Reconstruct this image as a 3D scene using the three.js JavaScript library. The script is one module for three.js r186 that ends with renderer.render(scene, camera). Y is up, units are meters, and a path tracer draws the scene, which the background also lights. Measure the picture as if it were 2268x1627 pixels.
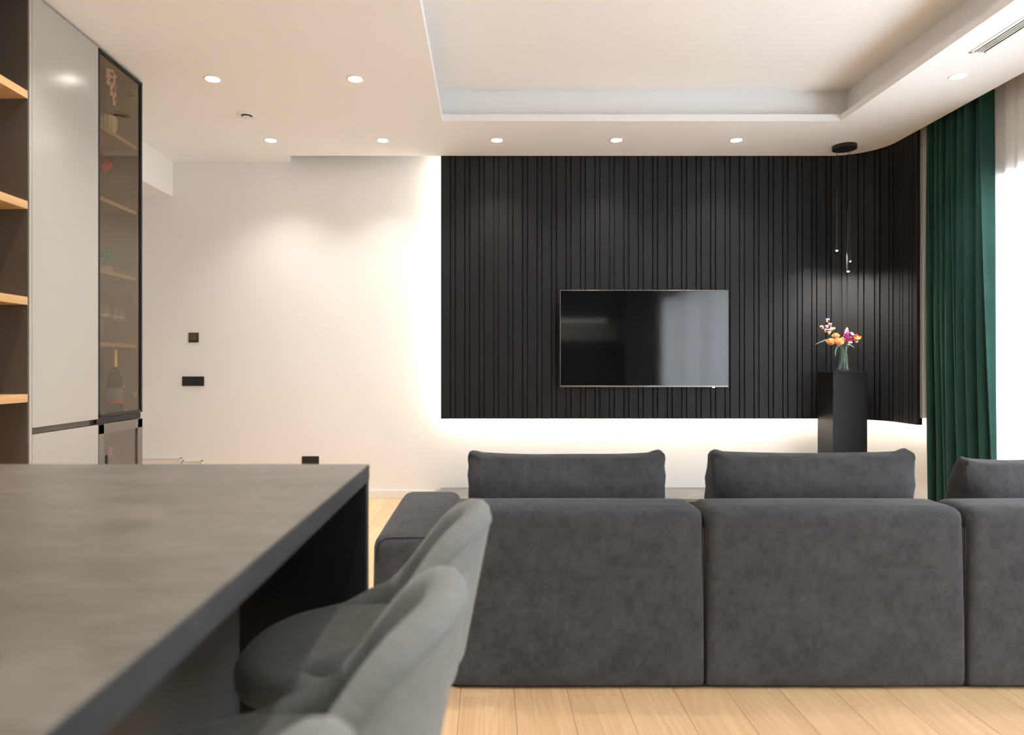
import * as THREE from 'three';
import { RoundedBoxGeometry } from 'three/addons/geometries/RoundedBoxGeometry.js';
import { mergeGeometries, mergeVertices } from 'three/addons/utils/BufferGeometryUtils.js';
import { RectAreaLightUniformsLib } from 'three/addons/lights/RectAreaLightUniformsLib.js';

RectAreaLightUniformsLib.init();

// ------------------------------------------------------------------ camera, sky, exposure
const W = 2268, Hpx = 1627, F = 1512, PX = 1080, PY = 811, EYE = 1.15;
const scene = new THREE.Scene();
const camera = new THREE.PerspectiveCamera(2 * Math.atan(Hpx / 2 / F) * 180 / Math.PI, W / Hpx, 0.05, 60);
camera.position.set(0, EYE, 0);
camera.lookAt(0, EYE, -5);
camera.setViewOffset(W, Hpx, W / 2 - PX, Hpx / 2 - PY, W, Hpx);
camera.focus = 4.6;
camera.userData.fStop = 2.6;
const renderer = new THREE.WebGLRenderer({ antialias: true });
renderer.toneMapping = THREE.LinearToneMapping;
renderer.toneMappingExposure = 0.94;
renderer.shadowMap.enabled = true;
scene.background = new THREE.Color(0.88, 0.955, 1.05);
scene.backgroundIntensity = 12;
const LAMP_COLOR = new THREE.Color(1.0, 0.94, 0.875);
const LED_COLOR = new THREE.Color(1.0, 0.93, 0.79);
const SPOT = 5.0, LED = 72, PEND = 2.2;

// ------------------------------------------------------------------ helpers
let seed = 12345;
const rnd = () => { seed = (seed * 1664525 + 1013904223) >>> 0; return seed / 4294967296; };
const rr = (a, b) => a + (b - a) * rnd();
const V = (x, y, d) => new THREE.Vector3(x, y, -d);                    // x, height, distance into the room
const clamp = THREE.MathUtils.clamp, smooth = THREE.MathUtils.smoothstep;
const counts = new Map();
function numbered(n) { const k = counts.get(n) ?? 0; counts.set(n, k + 1); return k ? n + '_' + String(k).padStart(3, '0') : n; }
function tag(o, label, category, group, kind) {
  if (label) o.userData.label = label;
  if (category) o.userData.category = category;
  if (group) o.userData.group = group;
  if (kind) o.userData.kind = kind;
  return o;
}
function mesh(name, geo, mat, parent = scene, at, turn) {
  const m = new THREE.Mesh(geo, mat); m.name = parent === scene ? numbered(name) : numbered(name);
  m.castShadow = m.receiveShadow = true;
  if (at) m.position.copy(at);
  if (turn) m.rotation.set(...turn);
  parent.add(m); return m;
}
function thing(name, label, category, at = new THREE.Vector3(), turn = 0, group) {
  const o = new THREE.Group(); o.name = numbered(name); o.position.copy(at); o.rotation.y = turn;
  tag(o, label, category, group); scene.add(o); return o;
}
function structure(o) { o.userData.kind = 'structure'; return o; }
function holder(name, parent = scene) { const o = new THREE.Group(); o.name = numbered(name); parent.add(o); return o; }
function copyOf(src, label, at, turn) {
  const c = src.clone(); c.name = numbered(src.name.replace(/_\d+$/, '')); c.userData = { ...src.userData };
  c.traverse((k) => { if (k !== c && k.name) k.name = numbered(k.name.replace(/_\d{3}$/, '')); });
  if (label) c.userData.label = label;
  if (at) c.position.copy(at);
  if (turn !== undefined) c.rotation.y = turn;
  scene.add(c); return c;
}
function boxUV(g) {                                                    // uv in metres by the main direction of each face
  if (g.index) g = g.toNonIndexed();
  const p = g.attributes.position, uv = new Float32Array(p.count * 2), a = new THREE.Vector3(), b = new THREE.Vector3(), c = new THREE.Vector3();
  for (let i = 0; i < p.count; i += 3) {
    a.fromBufferAttribute(p, i); b.fromBufferAttribute(p, i + 1); c.fromBufferAttribute(p, i + 2);
    const n = b.clone().sub(a).cross(c.clone().sub(a)), ax = Math.abs(n.x), ay = Math.abs(n.y), az = Math.abs(n.z);
    [a, b, c].forEach((q, k) => {
      const u = ax >= ay && ax >= az ? [q.z, q.y] : ay >= az ? [q.x, q.z] : [q.x, q.y];
      uv[(i + k) * 2] = u[0]; uv[(i + k) * 2 + 1] = u[1];
    });
  }
  g.setAttribute('uv', new THREE.BufferAttribute(uv, 2)); return g;
}
// box from x0..x1, y0..y1, depth d0..d1, with small rounded edges
function box(x0, x1, y0, y1, d0, d1, r = 0.002) {
  const w = Math.abs(x1 - x0), h = Math.abs(y1 - y0), d = Math.abs(d1 - d0);
  r = Math.min(r, w * 0.45, h * 0.45, d * 0.45);
  const g = r > 0 ? new RoundedBoxGeometry(w, h, d, 1, r) : new THREE.BoxGeometry(w, h, d);
  g.translate((x0 + x1) / 2, (y0 + y1) / 2, -(d0 + d1) / 2); return boxUV(g);
}
function cyl(r0, r1, h, n = 24, open = false) { return new THREE.CylinderGeometry(r0, r1, h, n, 1, open); }
function tube(points, r, n = 24, k = 8, closed = false) { return new THREE.TubeGeometry(new THREE.CatmullRomCurve3(points, closed), n, r, k, closed); }
function lathe(pts, n = 32) { return new THREE.LatheGeometry(pts.map(([x, y]) => new THREE.Vector2(x, y)), n); }
// padded block: rounded edges, bulging faces, gently wrinkled
function softBox(w, h, d, R0, o = {}) {
  const seg = (l) => Math.max(12, Math.round(l / 0.03)), nx = seg(w), ny = seg(h), nz = seg(d);
  let g = new THREE.BoxGeometry(w, h, d, nx, ny, nz);
  const p = g.attributes.position, hx = w / 2, hy = h / 2, hz = d / 2, q = new THREE.Vector3(), c = new THREE.Vector3(), n = new THREE.Vector3();
  const dense = (t) => Math.sign(t) * (1 - Math.pow(Math.max(0, 1 - Math.abs(t)), 1.6));
  for (let i = 0; i < p.count; i++) {
    q.fromBufferAttribute(p, i); q.set(dense(q.x / hx) * hx, dense(q.y / hy) * hy, dense(q.z / hz) * hz);
    const r = o.rb ? o.rb + (R0 - o.rb) * smooth(q.y / hy, -0.9, 0.9) : R0;
    c.set(clamp(q.x, -hx + r, hx - r), clamp(q.y, -hy + r, hy - r), clamp(q.z, -hz + r, hz - r));
    n.copy(q).sub(c).normalize(); q.copy(c).addScaledVector(n, r);
    const fx = 1 - (q.x / hx) ** 2, fy = 1 - (q.y / hy) ** 2, fz = 1 - (q.z / hz) ** 2, bz = o.bz ?? 0, by = o.by ?? 0, bx = o.bx ?? 0;
    q.z += Math.sign(q.z) * bz * Math.sqrt(Math.max(0, fx * fy)) * (Math.abs(q.z) > hz - r - 1e-6 ? 1 : 0);
    q.y += Math.sign(q.y) * by * Math.sqrt(Math.max(0, fx * fz)) * (Math.abs(q.y) > hy - r - 1e-6 ? 1 : 0);
    q.x += Math.sign(q.x) * bx * Math.sqrt(Math.max(0, fy * fz)) * (Math.abs(q.x) > hx - r - 1e-6 ? 1 : 0);
    if (o.warp) o.warp(q, q.x / hx, q.y / hy, q.z / hz);
    p.setXYZ(i, q.x, q.y, q.z);
  }
  g.deleteAttribute('normal'); g.deleteAttribute('uv'); g = mergeVertices(g, 1e-5); g.computeVertexNormals();
  const keep = g.attributes.normal; g = g.toNonIndexed(); void keep; return boxUV(g);
}
function grid(nu, nv, f, closeU = false) {                             // surface from f(u, v) -> [x, y, z]; uv in 0..1
  const pos = [], uv = [], idx = [];
  for (let i = 0; i <= nu; i++) for (let j = 0; j <= nv; j++) { const q = f(i / nu, j / nv); pos.push(q[0], q[1], q[2]); uv.push(q[3] ?? i / nu, q[4] ?? j / nv); }
  for (let i = 0; i < nu; i++) for (let j = 0; j < nv; j++) { const a = i * (nv + 1) + j, b = a + nv + 1; idx.push(a, b, a + 1, b, b + 1, a + 1); }
  const g = new THREE.BufferGeometry();
  g.setAttribute('position', new THREE.Float32BufferAttribute(pos, 3)); g.setAttribute('uv', new THREE.Float32BufferAttribute(uv, 2)); g.setIndex(idx);
  if (closeU) { const u = g.attributes.uv; g.deleteAttribute('uv'); const m = mergeVertices(g, 1e-6); m.computeVertexNormals(); const q = m.attributes.position; const uu = new Float32Array(q.count * 2); for (let i = 0; i < q.count; i++) { uu[i * 2] = q.getX(i) + q.getZ(i); uu[i * 2 + 1] = q.getY(i); } m.setAttribute('uv', new THREE.BufferAttribute(uu, 2)); void u; return m; }
  g.computeVertexNormals(); return g;
}

// ------------------------------------------------------------------ textures
function lattice(n, s) { const a = new Float32Array(n * n); let k = s >>> 0; for (let i = 0; i < a.length; i++) { k = (k * 1664525 + 1013904223) >>> 0; a[i] = k / 4294967296; } return a; }
function noiseField(size, octaves, s) {                                // tileable; octaves: [cells across u, cells across v, weight]
  const out = new Float32Array(size * size);
  octaves.forEach(([cu, cv, w], o) => {
    const n = Math.max(cu, cv), L = lattice(n, s + o * 7919);
    for (let y = 0; y < size; y++) {
      const fy = y / size * cv, iy = Math.floor(fy), ty = fy - iy, sy = ty * ty * (3 - 2 * ty), y0 = iy % cv, y1 = (iy + 1) % cv;
      for (let x = 0; x < size; x++) {
        const fx = x / size * cu, ix = Math.floor(fx), tx = fx - ix, sx = tx * tx * (3 - 2 * tx), x0 = ix % cu, x1 = (ix + 1) % cu;
        const a = L[y0 * n + x0], b = L[y0 * n + x1], c = L[y1 * n + x0], d = L[y1 * n + x1];
        out[y * size + x] += w * ((a + (b - a) * sx) * (1 - sy) + (c + (d - c) * sx) * sy - 0.5);
      }
    }
  });
  return out;
}
function dataTex(size, f, metresU, metresV, srgb = true) {
  const d = new Uint8Array(size * size * 4);
  for (let i = 0; i < size * size; i++) { const c = f(i); d[i * 4] = clamp(c[0], 0, 255); d[i * 4 + 1] = clamp(c[1], 0, 255); d[i * 4 + 2] = clamp(c[2], 0, 255); d[i * 4 + 3] = 255; }
  const t = new THREE.DataTexture(d, size, size); t.wrapS = t.wrapT = THREE.RepeatWrapping; t.magFilter = THREE.LinearFilter; t.minFilter = THREE.LinearFilter;
  if (srgb) t.colorSpace = THREE.SRGBColorSpace;
  t.repeat.set(1 / metresU, 1 / metresV); t.needsUpdate = true; return t;
}
const mottle = (size, oct, s, base, amp, mU, mV, tint = [1, 1, 1]) => { const n = noiseField(size, oct, s); return dataTex(size, (i) => base.map((b, k) => b * (1 + amp * n[i] * tint[k])), mU, mV); };
const velvetMap = mottle(1024, [[6, 7, 0.5], [15, 18, 0.7], [38, 34, 0.75], [90, 80, 0.6], [230, 210, 0.45]], 11, [208, 207, 208], 0.19, 0.8, 0.8);
const velvetBump = (() => { const n = noiseField(512, [[20, 20, 0.5], [90, 90, 0.6], [220, 220, 0.6]], 31); return dataTex(512, (i) => { const v = 128 + 110 * n[i]; return [v, v, v]; }, 0.5, 0.5, false); })();
const stoolMap = mottle(512, [[5, 3, 0.6], [9, 7, 0.5], [60, 60, 0.3], [200, 200, 0.4]], 23, [208, 209, 207], 0.17, 0.9, 0.9);
const stoneMap = mottle(1024, [[3, 6, 0.5], [9, 20, 0.8], [22, 56, 0.8], [50, 110, 0.6], [150, 200, 0.4], [320, 320, 0.3]], 53, [205, 203, 198], 0.20, 1.3, 1.3, [1, 1.02, 1.08]);
const plasterBump = (() => { const n = noiseField(512, [[8, 8, 0.4], [60, 60, 0.4], [160, 160, 0.6]], 77); return dataTex(512, (i) => { const v = 128 + 100 * n[i]; return [v, v, v]; }, 1, 1, false); })();
const oakMap = (() => {
  const S = 1024, warp = noiseField(S, [[3, 3, 1], [7, 5, 0.6]], 91), fine = noiseField(S, [[220, 6, 0.9], [380, 14, 0.7], [120, 3, 0.6]], 97), broad = noiseField(S, [[9, 2, 0.8], [22, 3, 0.6]], 101);
  return dataTex(S, (i) => {
    const x = (i % S) / S, ring = Math.sin(2 * Math.PI * (26 * x + 5.5 * warp[i])) ;
    const v = 0.055 * fine[i] + 0.05 * broad[i] + 0.014 * ring;
    return [226 * (1 + v), 199 * (1 + 1.15 * v), 163 * (1 + 1.4 * v)];
  }, 0.9, 2.4);
})();
const oakShelfMap = oakMap.clone(); oakShelfMap.repeat.set(1 / 0.9, 1 / 2.4); oakShelfMap.rotation = Math.PI / 2;

// ------------------------------------------------------------------ materials
const std = (color, roughness, extra = {}) => new THREE.MeshPhysicalMaterial({ color: Array.isArray(color) ? new THREE.Color().setRGB(...color) : color, roughness, ...extra });
const M = {
  wall: std([0.85, 0.83, 0.80], 0.85, { bumpMap: plasterBump, bumpScale: 0.0004 }),
  ceiling: std([0.91, 0.90, 0.89], 0.9, { bumpMap: plasterBump, bumpScale: 0.0003 }),
  trim: std([0.84, 0.81, 0.77], 0.5),
  slat: std([0.0145, 0.0145, 0.0152], 0.5, { specularIntensity: 0.45 }),
  slatBack: std([0.006, 0.006, 0.006], 0.8),
  black: std([0.010, 0.010, 0.011], 0.5),
  blackMetal: std([0.012, 0.012, 0.013], 0.42, { metalness: 0.2 }),
  plinth: std([0.010, 0.010, 0.0102], 0.36, { ior: 1.4, specularIntensity: 0.75 }),
  lacquer: std([0.40, 0.385, 0.345], 0.2, { ior: 1.6 }),
  lacquerShaded: std([0.088, 0.086, 0.082], 0.25),  // lacquer like the cabinets, with the shade under the worktop put into its colour
  taupe: std([0.115, 0.095, 0.078], 0.6),
  interior: std([0.46, 0.39, 0.30], 0.6),
  oak: std([0.82, 0.66, 0.47], 0.5, { map: oakShelfMap }),
  bronzeGlass: std([0.76, 0.69, 0.57], 0.0, { transmission: 1, thickness: 0, ior: 1.5, side: THREE.DoubleSide }),
  greyGlass: std([0.82, 0.80, 0.78], 0.0, { transmission: 1, thickness: 0, ior: 1.7, side: THREE.DoubleSide }),
  bronzeFrame: std([0.06, 0.05, 0.042], 0.4),
  steel: std([0.80, 0.72, 0.56], 0.3, { metalness: 1 }),
  sofa: std([0.084, 0.086, 0.0905], 0.9, { map: velvetMap, bumpMap: velvetBump, bumpScale: 0.0006, sheen: 0.5, sheenColor: new THREE.Color(0.75, 0.75, 0.78), sheenRoughness: 0.4 }),
  sofaPiping: std([0.07, 0.07, 0.072], 0.9, { map: velvetMap }),
  stool: std([0.29, 0.295, 0.29], 0.85, { map: stoolMap, bumpMap: velvetBump, bumpScale: 0.0004, sheen: 0.5, sheenColor: new THREE.Color(0.8, 0.82, 0.8), sheenRoughness: 0.35 }),
  stone: std([0.165, 0.147, 0.127], 0.38, { map: stoneMap, ior: 1.8 }),
  benchStone: std([0.30, 0.29, 0.27], 0.35, { map: stoneMap }),
  screen: std([0.004, 0.004, 0.0045], 0.06, { ior: 1.65 }),
  glass: std([0.96, 0.98, 0.98], 0.0, { transmission: 1, thickness: 0, ior: 1.5, side: THREE.DoubleSide }),
  crystal: std([0.97, 0.98, 0.98], 0.0, { transmission: 1, thickness: 0, ior: 2.1, side: THREE.DoubleSide }),
  windowGlass: std([0.95, 0.97, 0.97], 0.0, { transmission: 1, thickness: 0, side: THREE.DoubleSide }),
  windowFrame: std([0.10, 0.10, 0.105], 0.5),
  velvetGreen: std([0.007, 0.072, 0.053], 0.85, { map: stoolMap, side: THREE.DoubleSide, sheen: 0.28, sheenColor: new THREE.Color(0.38, 0.56, 0.48), sheenRoughness: 0.35 }),
  sheer: std([0.93, 0.93, 0.935], 1.0, { transmission: 0.6, thickness: 0, side: THREE.DoubleSide }),
  lampGlow: std([0.9, 0.9, 0.9], 0.5, { emissive: new THREE.Color(1, 0.95, 0.88), emissiveIntensity: 34 }),
  ledGlow: std([0.9, 0.9, 0.85], 0.5, { emissive: LED_COLOR, emissiveIntensity: 6 }),
  dark: std([0.015, 0.015, 0.015], 0.7),
  stem: std([0.16, 0.30, 0.24], 0.5), leaf: std([0.30, 0.40, 0.34], 0.45), leafDark: std([0.015, 0.09, 0.06], 0.5),
};

// ------------------------------------------------------------------ room dimensions
const CEIL = 2.934, TRAY = 3.19, WALL_D = 5.955, PANEL_D = 5.788, RIGHT = 3.42, EDGE = 3.255, REAR = -3.3, LEFT = -3.5;
const TRAY_X0 = -0.329, TRAY_X1 = 2.57, TRAY_D0 = 0.7, TRAY_D1 = 4.968, LIP = 0.05, SET = 0.1;

// ---- floor: oak planks, each a piece
{
  const floor = structure(holder('floor'));
  const sub = mesh('screed', box(LEFT - 0.2, RIGHT + 0.3, -0.2, -0.015, REAR - 0.2, WALL_D + 0.2, 0), std([0.3, 0.28, 0.26], 0.9), floor); void sub;
  const PW = 0.189, PL = 1.83, variants = [];
  const plankGeo = (len, ou, ov) => {
    const g = new RoundedBoxGeometry(PW - 0.0012, 0.014, len - 0.0012, 1, 0.0009).toNonIndexed ? new RoundedBoxGeometry(PW - 0.0012, 0.014, len - 0.0012, 1, 0.0009) : null;
    const p = g.attributes.position, uv = g.attributes.uv; for (let i = 0; i < p.count; i++) uv.setXY(i, p.getX(i) + ou, p.getZ(i) + ov);
    return g;
  };
  for (let i = 0; i < 6; i++) variants.push([0.19 * i + 0.03, rr(0, 2.4)]);
  const tints = [[0.93, 0.905, 0.87], [1, 1, 1], [0.965, 0.95, 0.93], [0.985, 0.965, 0.935], [0.94, 0.93, 0.92]].map((t) => std([t[0] * 0.98, t[1] * 0.88, t[2] * 0.78], 0.42, { map: oakMap }));
  const cache = new Map(), x0 = -0.0955 - PW * 18;
  for (let r = 0; r < 37; r++) {
    const xl = x0 + r * PW;
    if (xl > RIGHT) break;
    let d = REAR - (r === 18 ? 0 : rr(0, PL));
    if (r === 18) d = 2.375 - PL * 4;
    while (d < WALL_D) {
      const a = Math.max(d, REAR), b = Math.min(d + PL, WALL_D), len = Math.round((b - a) * 20) / 20 || b - a, v = Math.floor(rnd() * 6);
      const L = b - a;
      if (L > 0.02) {
        const key = L === PL || Math.abs(L - PL) < 1e-6 ? 'f' + v : null;
        let g = key && cache.get(key);
        if (!g) { g = plankGeo(L, variants[v][0], variants[v][1]); if (key) cache.set(key, g); }
        const m = mesh('plank', g, tints[Math.floor(rnd() * tints.length)], floor, V(xl + PW / 2, -0.007, (a + b) / 2)); m.castShadow = false; void len;
      }
      d += PL;
    }
  }
}

// ---- walls
const wall = (name, geo) => structure(mesh(name, geo, M.wall));
wall('wall_back', box(LEFT - 0.2, RIGHT + 0.3, -0.2, TRAY + 0.15, WALL_D, WALL_D + 0.2, 0));
wall('wall_rear', box(LEFT - 0.2, RIGHT + 0.3, -0.2, TRAY + 0.15, REAR - 0.2, REAR, 0));
wall('wall_left', mergeGeometries([box(LEFT - 0.2, LEFT, -0.2, TRAY + 0.15, 4.27, WALL_D, 0), box(LEFT, -2.78, -0.02, TRAY + 0.1, REAR, 4.27, 0)]));
structure(mesh('beam_left', box(LEFT, -2.745, 2.627, CEIL + 0.05, 4.27, WALL_D, 0.001), M.wall));
{ // curved corner added behind the panel so the strip light meets a nearer wall
  const c = new THREE.Shape([new THREE.Vector2(RIGHT + 0.02, WALL_D + 0.02), new THREE.Vector2(RIGHT + 0.02, WALL_D - 0.3)]);
  for (let i = 0; i <= 16; i++) { const a = Math.PI / 2 * i / 16; c.lineTo(RIGHT - 0.3 + 0.3 * Math.cos(a), WALL_D - 0.3 + 0.3 * Math.sin(a)); }
  c.lineTo(RIGHT - 0.3, WALL_D + 0.02);
  const g = new THREE.ExtrudeGeometry(c, { depth: TRAY + 0.02, bevelEnabled: false }); g.rotateX(-Math.PI / 2); wall('added_wall_corner', boxUV(g));
}
const WIN = { d0: -1.95, d1: 4.66, y0: 0.09, y1: 2.42 };
{
  const s = new THREE.Shape([[REAR, -0.2], [WALL_D + 0.2, -0.2], [WALL_D + 0.2, TRAY + 0.15], [REAR, TRAY + 0.15]].map((p) => new THREE.Vector2(...p)));
  s.holes.push(new THREE.Path([[WIN.d0, WIN.y0], [WIN.d0, WIN.y1], [WIN.d1, WIN.y1], [WIN.d1, WIN.y0]].map((p) => new THREE.Vector2(...p))));
  const g = new THREE.ExtrudeGeometry(s, { depth: 0.3, bevelEnabled: false }); g.rotateY(Math.PI / 2); g.translate(RIGHT, 0, 0);
  wall('wall_right', boxUV(g));
  const w = structure(holder('window_1')), fx0 = RIGHT + 0.14, fx1 = RIGHT + 0.21, n = 5, step = (WIN.d1 - WIN.d0) / n;
  mesh('window_frame', mergeGeometries([box(fx0, fx1, WIN.y0, WIN.y0 + 0.07, WIN.d0, WIN.d1), box(fx0, fx1, WIN.y1 - 0.07, WIN.y1, WIN.d0, WIN.d1), box(fx0, fx1, WIN.y0, WIN.y1, WIN.d0, WIN.d0 + 0.07), box(fx0, fx1, WIN.y0, WIN.y1, WIN.d1 - 0.07, WIN.d1)]), M.windowFrame, w);
  for (let i = 1; i < n; i++) mesh('mullion', box(fx0, fx1, WIN.y0 + 0.07, WIN.y1 - 0.07, WIN.d0 + step * i - 0.04, WIN.d0 + step * i + 0.04), M.windowFrame, w);
  for (let i = 0; i < n; i++) mesh('pane', box(fx0 + 0.03, fx0 + 0.036, WIN.y0 + 0.06, WIN.y1 - 0.06, WIN.d0 + step * i + 0.03, WIN.d0 + step * (i + 1) - 0.03, 0), M.windowGlass, w);
}
// ---- ceiling: soffit with a tray, a slot along the panel and a curtain niche, and the slab above
const panelPath = (() => {
  const pts = []; pts.push([-0.398, PANEL_D], [2.895, PANEL_D]);
  for (let i = 1; i <= 24; i++) { const a = Math.PI / 2 * i / 24; pts.push([2.895 + 0.36 * Math.sin(a), PANEL_D - 0.36 + 0.36 * Math.cos(a)]); }
  pts.push([3.252, 5.175]); return pts;
})();
{
  const c = structure(holder('ceiling'));
  const s = new THREE.Shape(), pt = [[LEFT - 0.1, REAR], [LEFT - 0.1, WALL_D], [-1.72, WALL_D], [-1.72, PANEL_D]];
  for (let i = 0; i <= 24; i++) { const a = Math.PI / 2 * i / 24; pt.push([2.895 + 0.36 * Math.sin(a), PANEL_D - 0.36 + 0.36 * Math.cos(a)]); }
  pt.push([EDGE, REAR]); s.setFromPoints(pt.map((p) => new THREE.Vector2(...p)));
  s.holes.push(new THREE.Path([[TRAY_X0, TRAY_D0], [TRAY_X1, TRAY_D0], [TRAY_X1, TRAY_D1], [TRAY_X0, TRAY_D1]].map((p) => new THREE.Vector2(...p))));
  const g = new THREE.ExtrudeGeometry(s, { depth: LIP, bevelEnabled: false }); g.rotateX(-Math.PI / 2); g.translate(0, CEIL, 0);
  mesh('soffit', boxUV(g), M.ceiling, c);
  const y0 = CEIL + LIP, x0 = TRAY_X0 - SET, x1 = TRAY_X1 + SET, d0 = TRAY_D0 - SET, d1 = TRAY_D1 + SET;
  mesh('tray_side', mergeGeometries([box(x0 - 0.03, x0, y0, TRAY, d0 - 0.03, d1 + 0.03, 0), box(x1, x1 + 0.03, y0, TRAY, d0 - 0.03, d1 + 0.03, 0), box(x0, x1, y0, TRAY, d0 - 0.03, d0, 0), box(x0, x1, y0, TRAY, d1, d1 + 0.03, 0)]), M.ceiling, c);
  mesh('slab', box(LEFT - 0.2, RIGHT + 0.3, TRAY, TRAY + 0.15, REAR - 0.2, WALL_D + 0.2, 0), M.ceiling, c);
}
structure(mesh('baseboard_back', box(-2.4, -0.45, 0, 0.072, WALL_D - 0.014, WALL_D, 0.002), M.trim));
structure(mesh('baseboard_right', box(RIGHT - 0.014, RIGHT, 0, 0.072, 4.75, 5.4, 0.002), M.trim));
// ---- two white hatches low on the wall at the left
[[-3.3, -2.666, 0.358, 'white framed hatch low on the wall, the taller one beside the cabinets'], [-2.655, -2.48, 0.334, 'small white framed hatch low on the wall, just right of the taller hatch']].forEach(([a, b, h, label]) => {
  const t = thing('wall_hatch', label, 'hatch', V((a + b) / 2, 0, WALL_D), 0);
  const w = (b - a) / 2;
  mesh('panel', box(-w + 0.012, w - 0.012, 0.01, h - 0.012, -0.012, 0, 0.001), M.wall, t);
  mesh('frame', mergeGeometries([box(-w, w, h - 0.012, h, -0.022, 0), box(-w, -w + 0.012, 0, h, -0.022, 0), box(w - 0.012, w, 0, h, -0.022, 0)]), M.trim, t);
});

// ------------------------------------------------------------------ slatted black panel with its light strips
{
  const t = thing('slatted_panel', 'black feature panel of vertical slats with glowing edges behind the television', 'wall panel', V(0, 0, 0));
  const Y0 = 0.706, Y1 = 3.02, seg = [];
  let total = 0;
  for (let i = 1; i < panelPath.length; i++) { const [ax, ad] = panelPath[i - 1], [bx, bd] = panelPath[i], l = Math.hypot(bx - ax, bd - ad); seg.push([total, l, ax, ad, bx, bd]); total += l; }
  const at = (s) => { const k = seg.find((q) => s <= q[0] + q[1]) ?? seg[seg.length - 1], f = (s - k[0]) / k[1]; return [k[2] + (k[4] - k[2]) * f, k[3] + (k[5] - k[3]) * f, Math.atan2(k[5] - k[3], k[4] - k[2])]; };
  const gap = 0.0078, wide = 0.0737, narrow = 0.0334, wGeo = box(-wide / 2, wide / 2, Y0, Y1, 0.004, 0.026, 0.0012), nGeo = box(-narrow / 2, narrow / 2, Y0, Y1, 0.004, 0.026, 0.0012);
  let s = 0.004, i = 0;
  while (s < total - 0.02) {
    let w = i % 2 ? narrow : wide; if (s + w > total) w = total - s - 0.001;
    const [x, d, a] = at(s + w / 2), geo = w === wide ? wGeo : w === narrow ? nGeo : box(-w / 2, w / 2, Y0, Y1, 0.004, 0.026, 0.0022);
    mesh('slat', geo, M.slat, t, V(x, 0, d), [0, a, 0]);
    s += w + gap; i++;
  }
  // backing board behind the slats
  const N = 120, pts = []; for (let k = 0; k <= N; k++) pts.push(at(total * k / N));
  const off = (p, o) => [p[0] - Math.sin(p[2]) * o, p[1] + Math.cos(p[2]) * o];
  const ring = (p) => { const a = off(p, 0.024), b = off(p, 0.042); return [a, b]; };
  const back = grid(N, 4, (u, v) => { const p = pts[Math.round(u * N)], [a, b] = ring(p), k = Math.round(v * 4) % 4; const q = k === 0 || k === 3 ? a : b, y = k < 2 ? Y0 : Y1; return [q[0], y, -q[1]]; });
  mesh('backing_board', mergeGeometries([boxUV(back), box(-0.398, -0.394, Y0, Y1, PANEL_D + 0.024, PANEL_D + 0.042, 0)]), M.slatBack, t);
  mesh('mounting_board', box(3.294, RIGHT - 0.004, 0.757, Y1, 5.178, 5.215, 0.001), M.wall, t);
  // light strips: along the left edge and along the bottom, shining on the wall
  const led = (p, q, toward, name) => {
    const a = new THREE.Vector3(...p), b = new THREE.Vector3(...q), len = a.distanceTo(b), mid = a.clone().add(b).multiplyScalar(0.5), wdt = 0.012;
    const g = new THREE.BoxGeometry(wdt, 0.006, len); const m = mesh(name, g, M.ledGlow, t, mid);
    const z = b.clone().sub(a).normalize(), y = new THREE.Vector3(...toward).normalize(), x = new THREE.Vector3().crossVectors(y, z).normalize(); y.crossVectors(z, x);
    m.quaternion.setFromRotationMatrix(new THREE.Matrix4().makeBasis(x, y, z));
    const L = new THREE.RectAreaLight(LED_COLOR, LED, wdt, len); L.name = name + '_light';
    L.position.copy(mid).addScaledVector(y, 0.006);
    L.quaternion.setFromRotationMatrix(new THREE.Matrix4().makeBasis(x.clone().negate(), z.clone(), y.clone().negate().clone()));
    // local -Z points along y (toward the wall), local Y along the strip
    L.quaternion.setFromRotationMatrix(new THREE.Matrix4().makeBasis(new THREE.Vector3().crossVectors(z, y.clone().negate()), z, y.clone().negate()));
    t.add(L);
  };
  led([-0.372, Y0 + 0.03, -(PANEL_D + 0.052)], [-0.372, Y1 - 0.02, -(PANEL_D + 0.052)], [-0.75, 0, -1], 'led_strip');
  led([-0.34, Y0 + 0.022, -(PANEL_D + 0.052)], [2.86, Y0 + 0.022, -(PANEL_D + 0.052)], [0, -0.75, -1], 'led_strip');
  for (let k = 0; k < 6; k++) {
    const s0 = 3.285 + k * 0.136, s1 = s0 + 0.132;
    const a = at(s0), b = at(s1), A = off(a, 0.058), B = off(b, 0.058), n = (a[2] + b[2]) / 2;
    led([A[0], Y0 + 0.022, -A[1]], [B[0], Y0 + 0.022, -B[1]], [-Math.sin(n), -0.75, -Math.cos(n)], 'led_strip');
  }
}

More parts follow.
